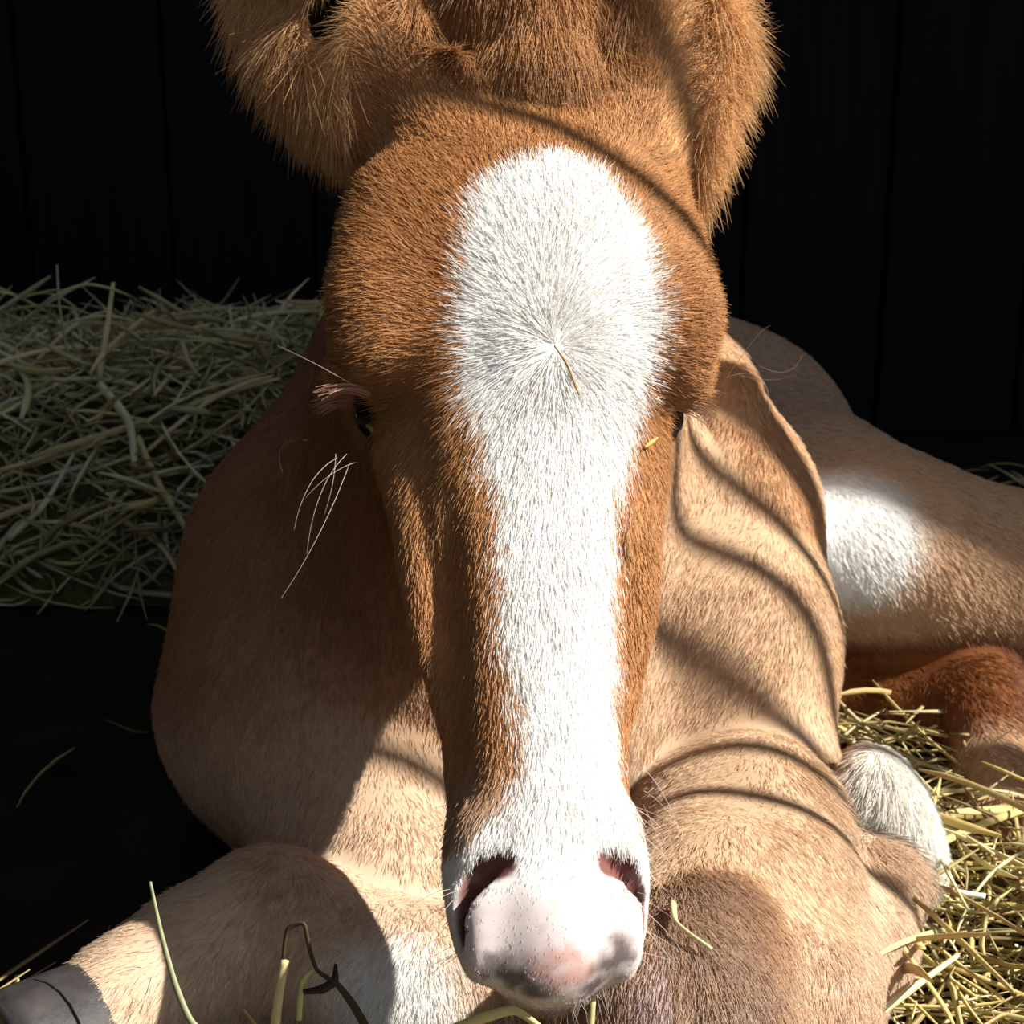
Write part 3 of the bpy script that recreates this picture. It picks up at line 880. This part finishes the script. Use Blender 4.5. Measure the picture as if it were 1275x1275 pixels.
for i in range(150):
    p_ = heap_points(1, -.60, -.15, 1.26, 1.62, .028)[0]; p_[2] += .012
    place(hayv[i % 12], 'hay_stalk', p_, random.uniform(.07, .17), HN[i % 12 % 6] + ' hay stalk lying loose on the ' + ('crest' if p_[1] > 1.45 else 'front slope' if p_[1] > 1.34 else 'foot') + ' of the heap behind the foal', 'hay stalks on the heap')
for i in range(110):
    p_ = litter(1.01, [(.17, .52, .56, .80, .04, 1)])
    if len(p_) == 0: continue
    p_ = p_[0]; p_[2] = random.uniform(.03, .055)
    place(strv[i % 12], 'straw_stalk', p_, random.uniform(.06, .13), SN[i % 12 % 6] + ' straw stalk on the right-hand litter, ' + ('nearest the viewer' if p_[1] < .66 else 'just below the white fetlock' if p_[0] < .30 else 'under the hind leg'), 'straw stalks beside the foreleg')
for i in range(24):
    p_ = np.array([random.uniform(.19, .30), random.uniform(.86, .97), random.uniform(.04, .07)])
    place(strv[i % 12], 'straw_stalk', p_, random.uniform(.05, .10), SN[i % 12 % 6] + ' straw stalk in the clump between white fetlock and hind leg', 'straw stalks behind the foreleg hoof')
for i in range(22):
    p_ = np.array([random.uniform(-.36, -.225), random.uniform(.54, .62), random.uniform(.010, .022)])
    place(strv[i % 12], 'straw_stalk', p_, random.uniform(.04, .08), SN[i % 12 % 6] + ' straw stalk beside the grey hoof at the far left', 'straw stalks beside the grey hoof')

def tube_path(name, pts, radii, col, label, cat, sub=5, sides=6):
    pts = np.array(pts, float); radii = np.array(radii, float); n = len(pts)
    tq = np.linspace(0, n - 1, (n - 1) * sub + 1)
    m_ = np.gradient(pts, axis=0) * .7
    C_, R_ = [], []
    for t in tq:
        i = min(int(t), n - 2); f = t - i
        C_.append((2*f**3-3*f*f+1)*pts[i] + (f**3-2*f*f+f)*m_[i] + (-2*f**3+3*f*f)*pts[i+1] + (f**3-f*f)*m_[i+1])
        R_.append(radii[i] * (1 - f) + radii[i+1] * f)
    C_ = np.array(C_); T_ = np.gradient(C_, axis=0); vs, fs = [], []
    for c, t, rr in zip(C_, T_, R_):
        t = nrm(t); a = nrm(np.cross(t, [.3, 1, .2])); b = np.cross(t, a)
        for j in range(sides):
            f = 2 * math.pi * j / sides; vs.append(c + rr * (a * math.cos(f) + b * .6 * math.sin(f)))
    k = len(C_)
    for i in range(k - 1):
        for j in range(sides): fs.append((i*sides+j, i*sides+(j+1) % sides, (i+1)*sides+(j+1) % sides, (i+1)*sides+j))
    fs.append(tuple(range(sides))[::-1]); fs.append(tuple(range((k-1)*sides, k*sides)))
    m, nt, b = new_mat(name + '_colour', .6, .2); b.inputs['Base Color'].default_value = (*col, 1)
    o = mesh_obj(name, vs, fs, m)
    return tag(o, label, cat)
def heap_at(x, y, lift=.012):
    for d in np.arange(1.15, 1.9, .005):
        q = P(x, y, d)
        if q[2] < heap_h(np.array([q[0]]), np.array([q[1]]))[0] + lift and q[2] > 0: return P(x, y, d - .012)
    return P(x, y, 1.42)
tube_path('hay_stalk', [P(141, 352, 1.40), P(133, 410, 1.385), heap_at(123, 470)], [.0022, .0034, .0036], (.72, .66, .36), 'thick upright yellow stalk standing out of the hay heap top', 'hay')
tube_path('hay_stalk', [heap_at(124, 478), heap_at(160, 525), heap_at(168, 580)], [.0050, .0058, .0036], (.74, .74, .52), 'widest pale blade slanting down the middle of the hay heap', 'hay')
tube_path('hay_stalk', [heap_at(172, 545), heap_at(196, 600), heap_at(245, 680)], [.0040, .0042, .0034], (.66, .58, .28), 'broad olive stalk continuing below the widest pale blade', 'hay')
tube_path('hay_stalk', [heap_at(15, 420), P(62, 372, 1.39), P(110, 354, 1.38), P(165, 370, 1.39), heap_at(215, 410)], [.0012, .0015, .0014, .0014, .0012], (.66, .62, .36), 'thin stalk arched over the top of the hay heap', 'hay')
tube_path('hay_stalk', [P(71, 330, 1.42), P(74, 380, 1.41), heap_at(86, 450)], [.0012, .0015, .0016], (.42, .42, .26), 'thin grey stalk poking up at the left of the hay heap', 'hay')
tube_path('hay_stalk', [heap_at(0, 585), heap_at(50, 572), heap_at(95, 555)], [.0022, .0022, .0016], (.70, .62, .34), 'straight yellow stalk lying level at the left edge of the heap', 'hay')
tube_path('hay_stalk', [heap_at(10, 672), heap_at(55, 628), heap_at(92, 565)], [.0026, .0028, .0018], (.66, .66, .46), 'long pale stalk rising diagonally low on the hay heap', 'hay')
tube_path('hay_stalk', [heap_at(202, 385), heap_at(232, 408), heap_at(254, 432)], [.0028, .0036, .0024], (.66, .56, .30), 'short thick tan stalk near the heap crest beside the neck', 'hay')
def lit_at(x, y, z): return P(x, y, (.42 - z) / (.2588 + (y - 637.5) / FPX * .9659))
tube_path('straw_stalk', [lit_at(1170, 1105, .055), lit_at(1198, 1112, .057), lit_at(1226, 1116, .055)], [.0018, .0020, .0016], (.86, .84, .74), 'bleached white straw piece beside the hind leg', 'straw')
tube_path('straw_stalk', [lit_at(1012, 872, .075), lit_at(1032, 915, .07), lit_at(1052, 970, .06)], [.0018, .0020, .0018], (.74, .60, .24), 'long yellow straw leaning beside the shoulder edge', 'straw')
tube_path('straw_stalk', [lit_at(1138, 1118, .06), lit_at(1190, 1165, .055), lit_at(1262, 1235, .05)], [.0016, .0018, .0014], (.50, .40, .17), 'long olive straw running down right from the fetlock', 'straw')
tube_path('straw_stalk', [lit_at(1095, 1262, .05), lit_at(1140, 1228, .055), lit_at(1192, 1190, .055)], [.0022, .0024, .0018], (.76, .68, .38), 'pale straw rising to the right below the fetlock', 'straw')
tube_path('straw_stalk', [lit_at(1168, 1055, .05), lit_at(1182, 1090, .06), lit_at(1205, 1132, .06)], [.0014, .0016, .0012], (.72, .66, .36), 'thin straw leaning against the white fetlock', 'straw')
tube_path('grass_stem', [P(187, 1098, .60), P(200, 1160, .595), P(218, 1225, .59), P(240, 1275, .585), P(290, 1310, .58)], [.0008, .0013, .0017, .002, .002], (.30, .31, .17), 'thin grey-green grass stem rising in front of the left leg', 'grass')
tube_path('straw_stalk', [P(340, 1300, .58), P(347, 1240, .58), P(355, 1195, .58)], [.002, .002, .0018], (.62, .52, .26), 'short pale straw stub below the dark bent stem', 'straw')
tube_path('bent_stem', [P(352, 1195, .58), P(358, 1158, .578), P(378, 1150, .576), P(385, 1180, .576), P(395, 1208, .575), P(420, 1226, .574), P(440, 1252, .572), P(462, 1290, .57)], [.0007, .001, .0011, .0010, .0010, .0016, .0022, .0022], (.06, .045, .02), 'dark bent stem with a kink in front of the pale knee', 'stem')
tube_path('dry_twig', [P(378, 1235, .575), P(400, 1232, .574), P(416, 1222, .574), P(418, 1200, .575)], [.0012, .0022, .0018, .0006], (.03, .02, .015), 'dark dry twig crossing the bent stem', 'twig')
tube_path('straw_stalk', [P(372, 1270, .578), P(376, 1225, .577), P(390, 1208, .577), P(400, 1214, .577)], [.0012, .0012, .001, .0006], (.55, .52, .22), 'thin yellow-green curl beside the bent stem', 'straw')
tube_path('straw_stalk', [P(560, 1280, .545), P(600, 1268, .54), P(640, 1258, .538), P(672, 1278, .536)], [.0012, .0024, .0022, .0014], (.68, .57, .24), 'flat yellow straw blade bent below the muzzle', 'straw')
tube_path('straw_stalk', [P(735, 1290, .545), P(738, 1250, .545), P(742, 1225, .548)], [.0012, .0011, .0006], (.66, .55, .25), 'thin upright straw just below the lip', 'straw')
tube_path('hay_wisp', [surf(838, 1124, .009), surf(842, 1148, .010), surf(862, 1165, .009), surf(886, 1182, .008)], [.0020, .0013, .0011, .0012], (.60, .55, .28), 'pale hay wisp stuck to the sunlit foreleg beside the muzzle', 'hay')
tube_path('hay_chaff', [surf(690, 430, .004), surf(706, 454, .004), surf(721, 492, .004)], [.0004, .0006, .0004], (.42, .27, .10), 'thin brown chaff lying on the whorl of the white blaze', 'chaff')
tube_path('hay_chaff', [surf(803, 557, .005), surf(811, 551, .006), surf(819, 545, .006)], [.0006, .0012, .0006], (.62, .36, .10), 'orange chaff fleck below the sunlit eye', 'chaff')

# ------------------------------------------------------------------ barred gate in the open side of the stall
m_iron = noise_mat('dark_iron', (.05, .05, .05), (.10, .09, .08), 30, .5, .4)
gate = empty('barred_gate', (0.92, 0.51, 0))
tag(gate, 'slim iron gate of upright bars standing in the open side of the stall', 'gate')
gn = np.array([math.cos(AZ), math.sin(AZ), 0]); gm = np.array([math.sin(AZ), -math.cos(AZ), 0])
def gpt(c, z): return gn * c + gm * .72 + np.array([0, 0, z])
for c in (.655, .700, .745, .785, .822):
    lathe_axis('bar', [(gpt(c, .02), .0062), (gpt(c, 1.75), .0062)], m_iron, gate, n=10)
for z in (.04, 1.75):
    lathe_axis('rail', [(gpt(.655, z), .012), (gpt(.860, z), .012)], m_iron, gate, n=10)
lathe_axis('post', [(gpt(.860, 0), .016), (gpt(.860, 1.8), .016)], m_iron, gate, n=14)
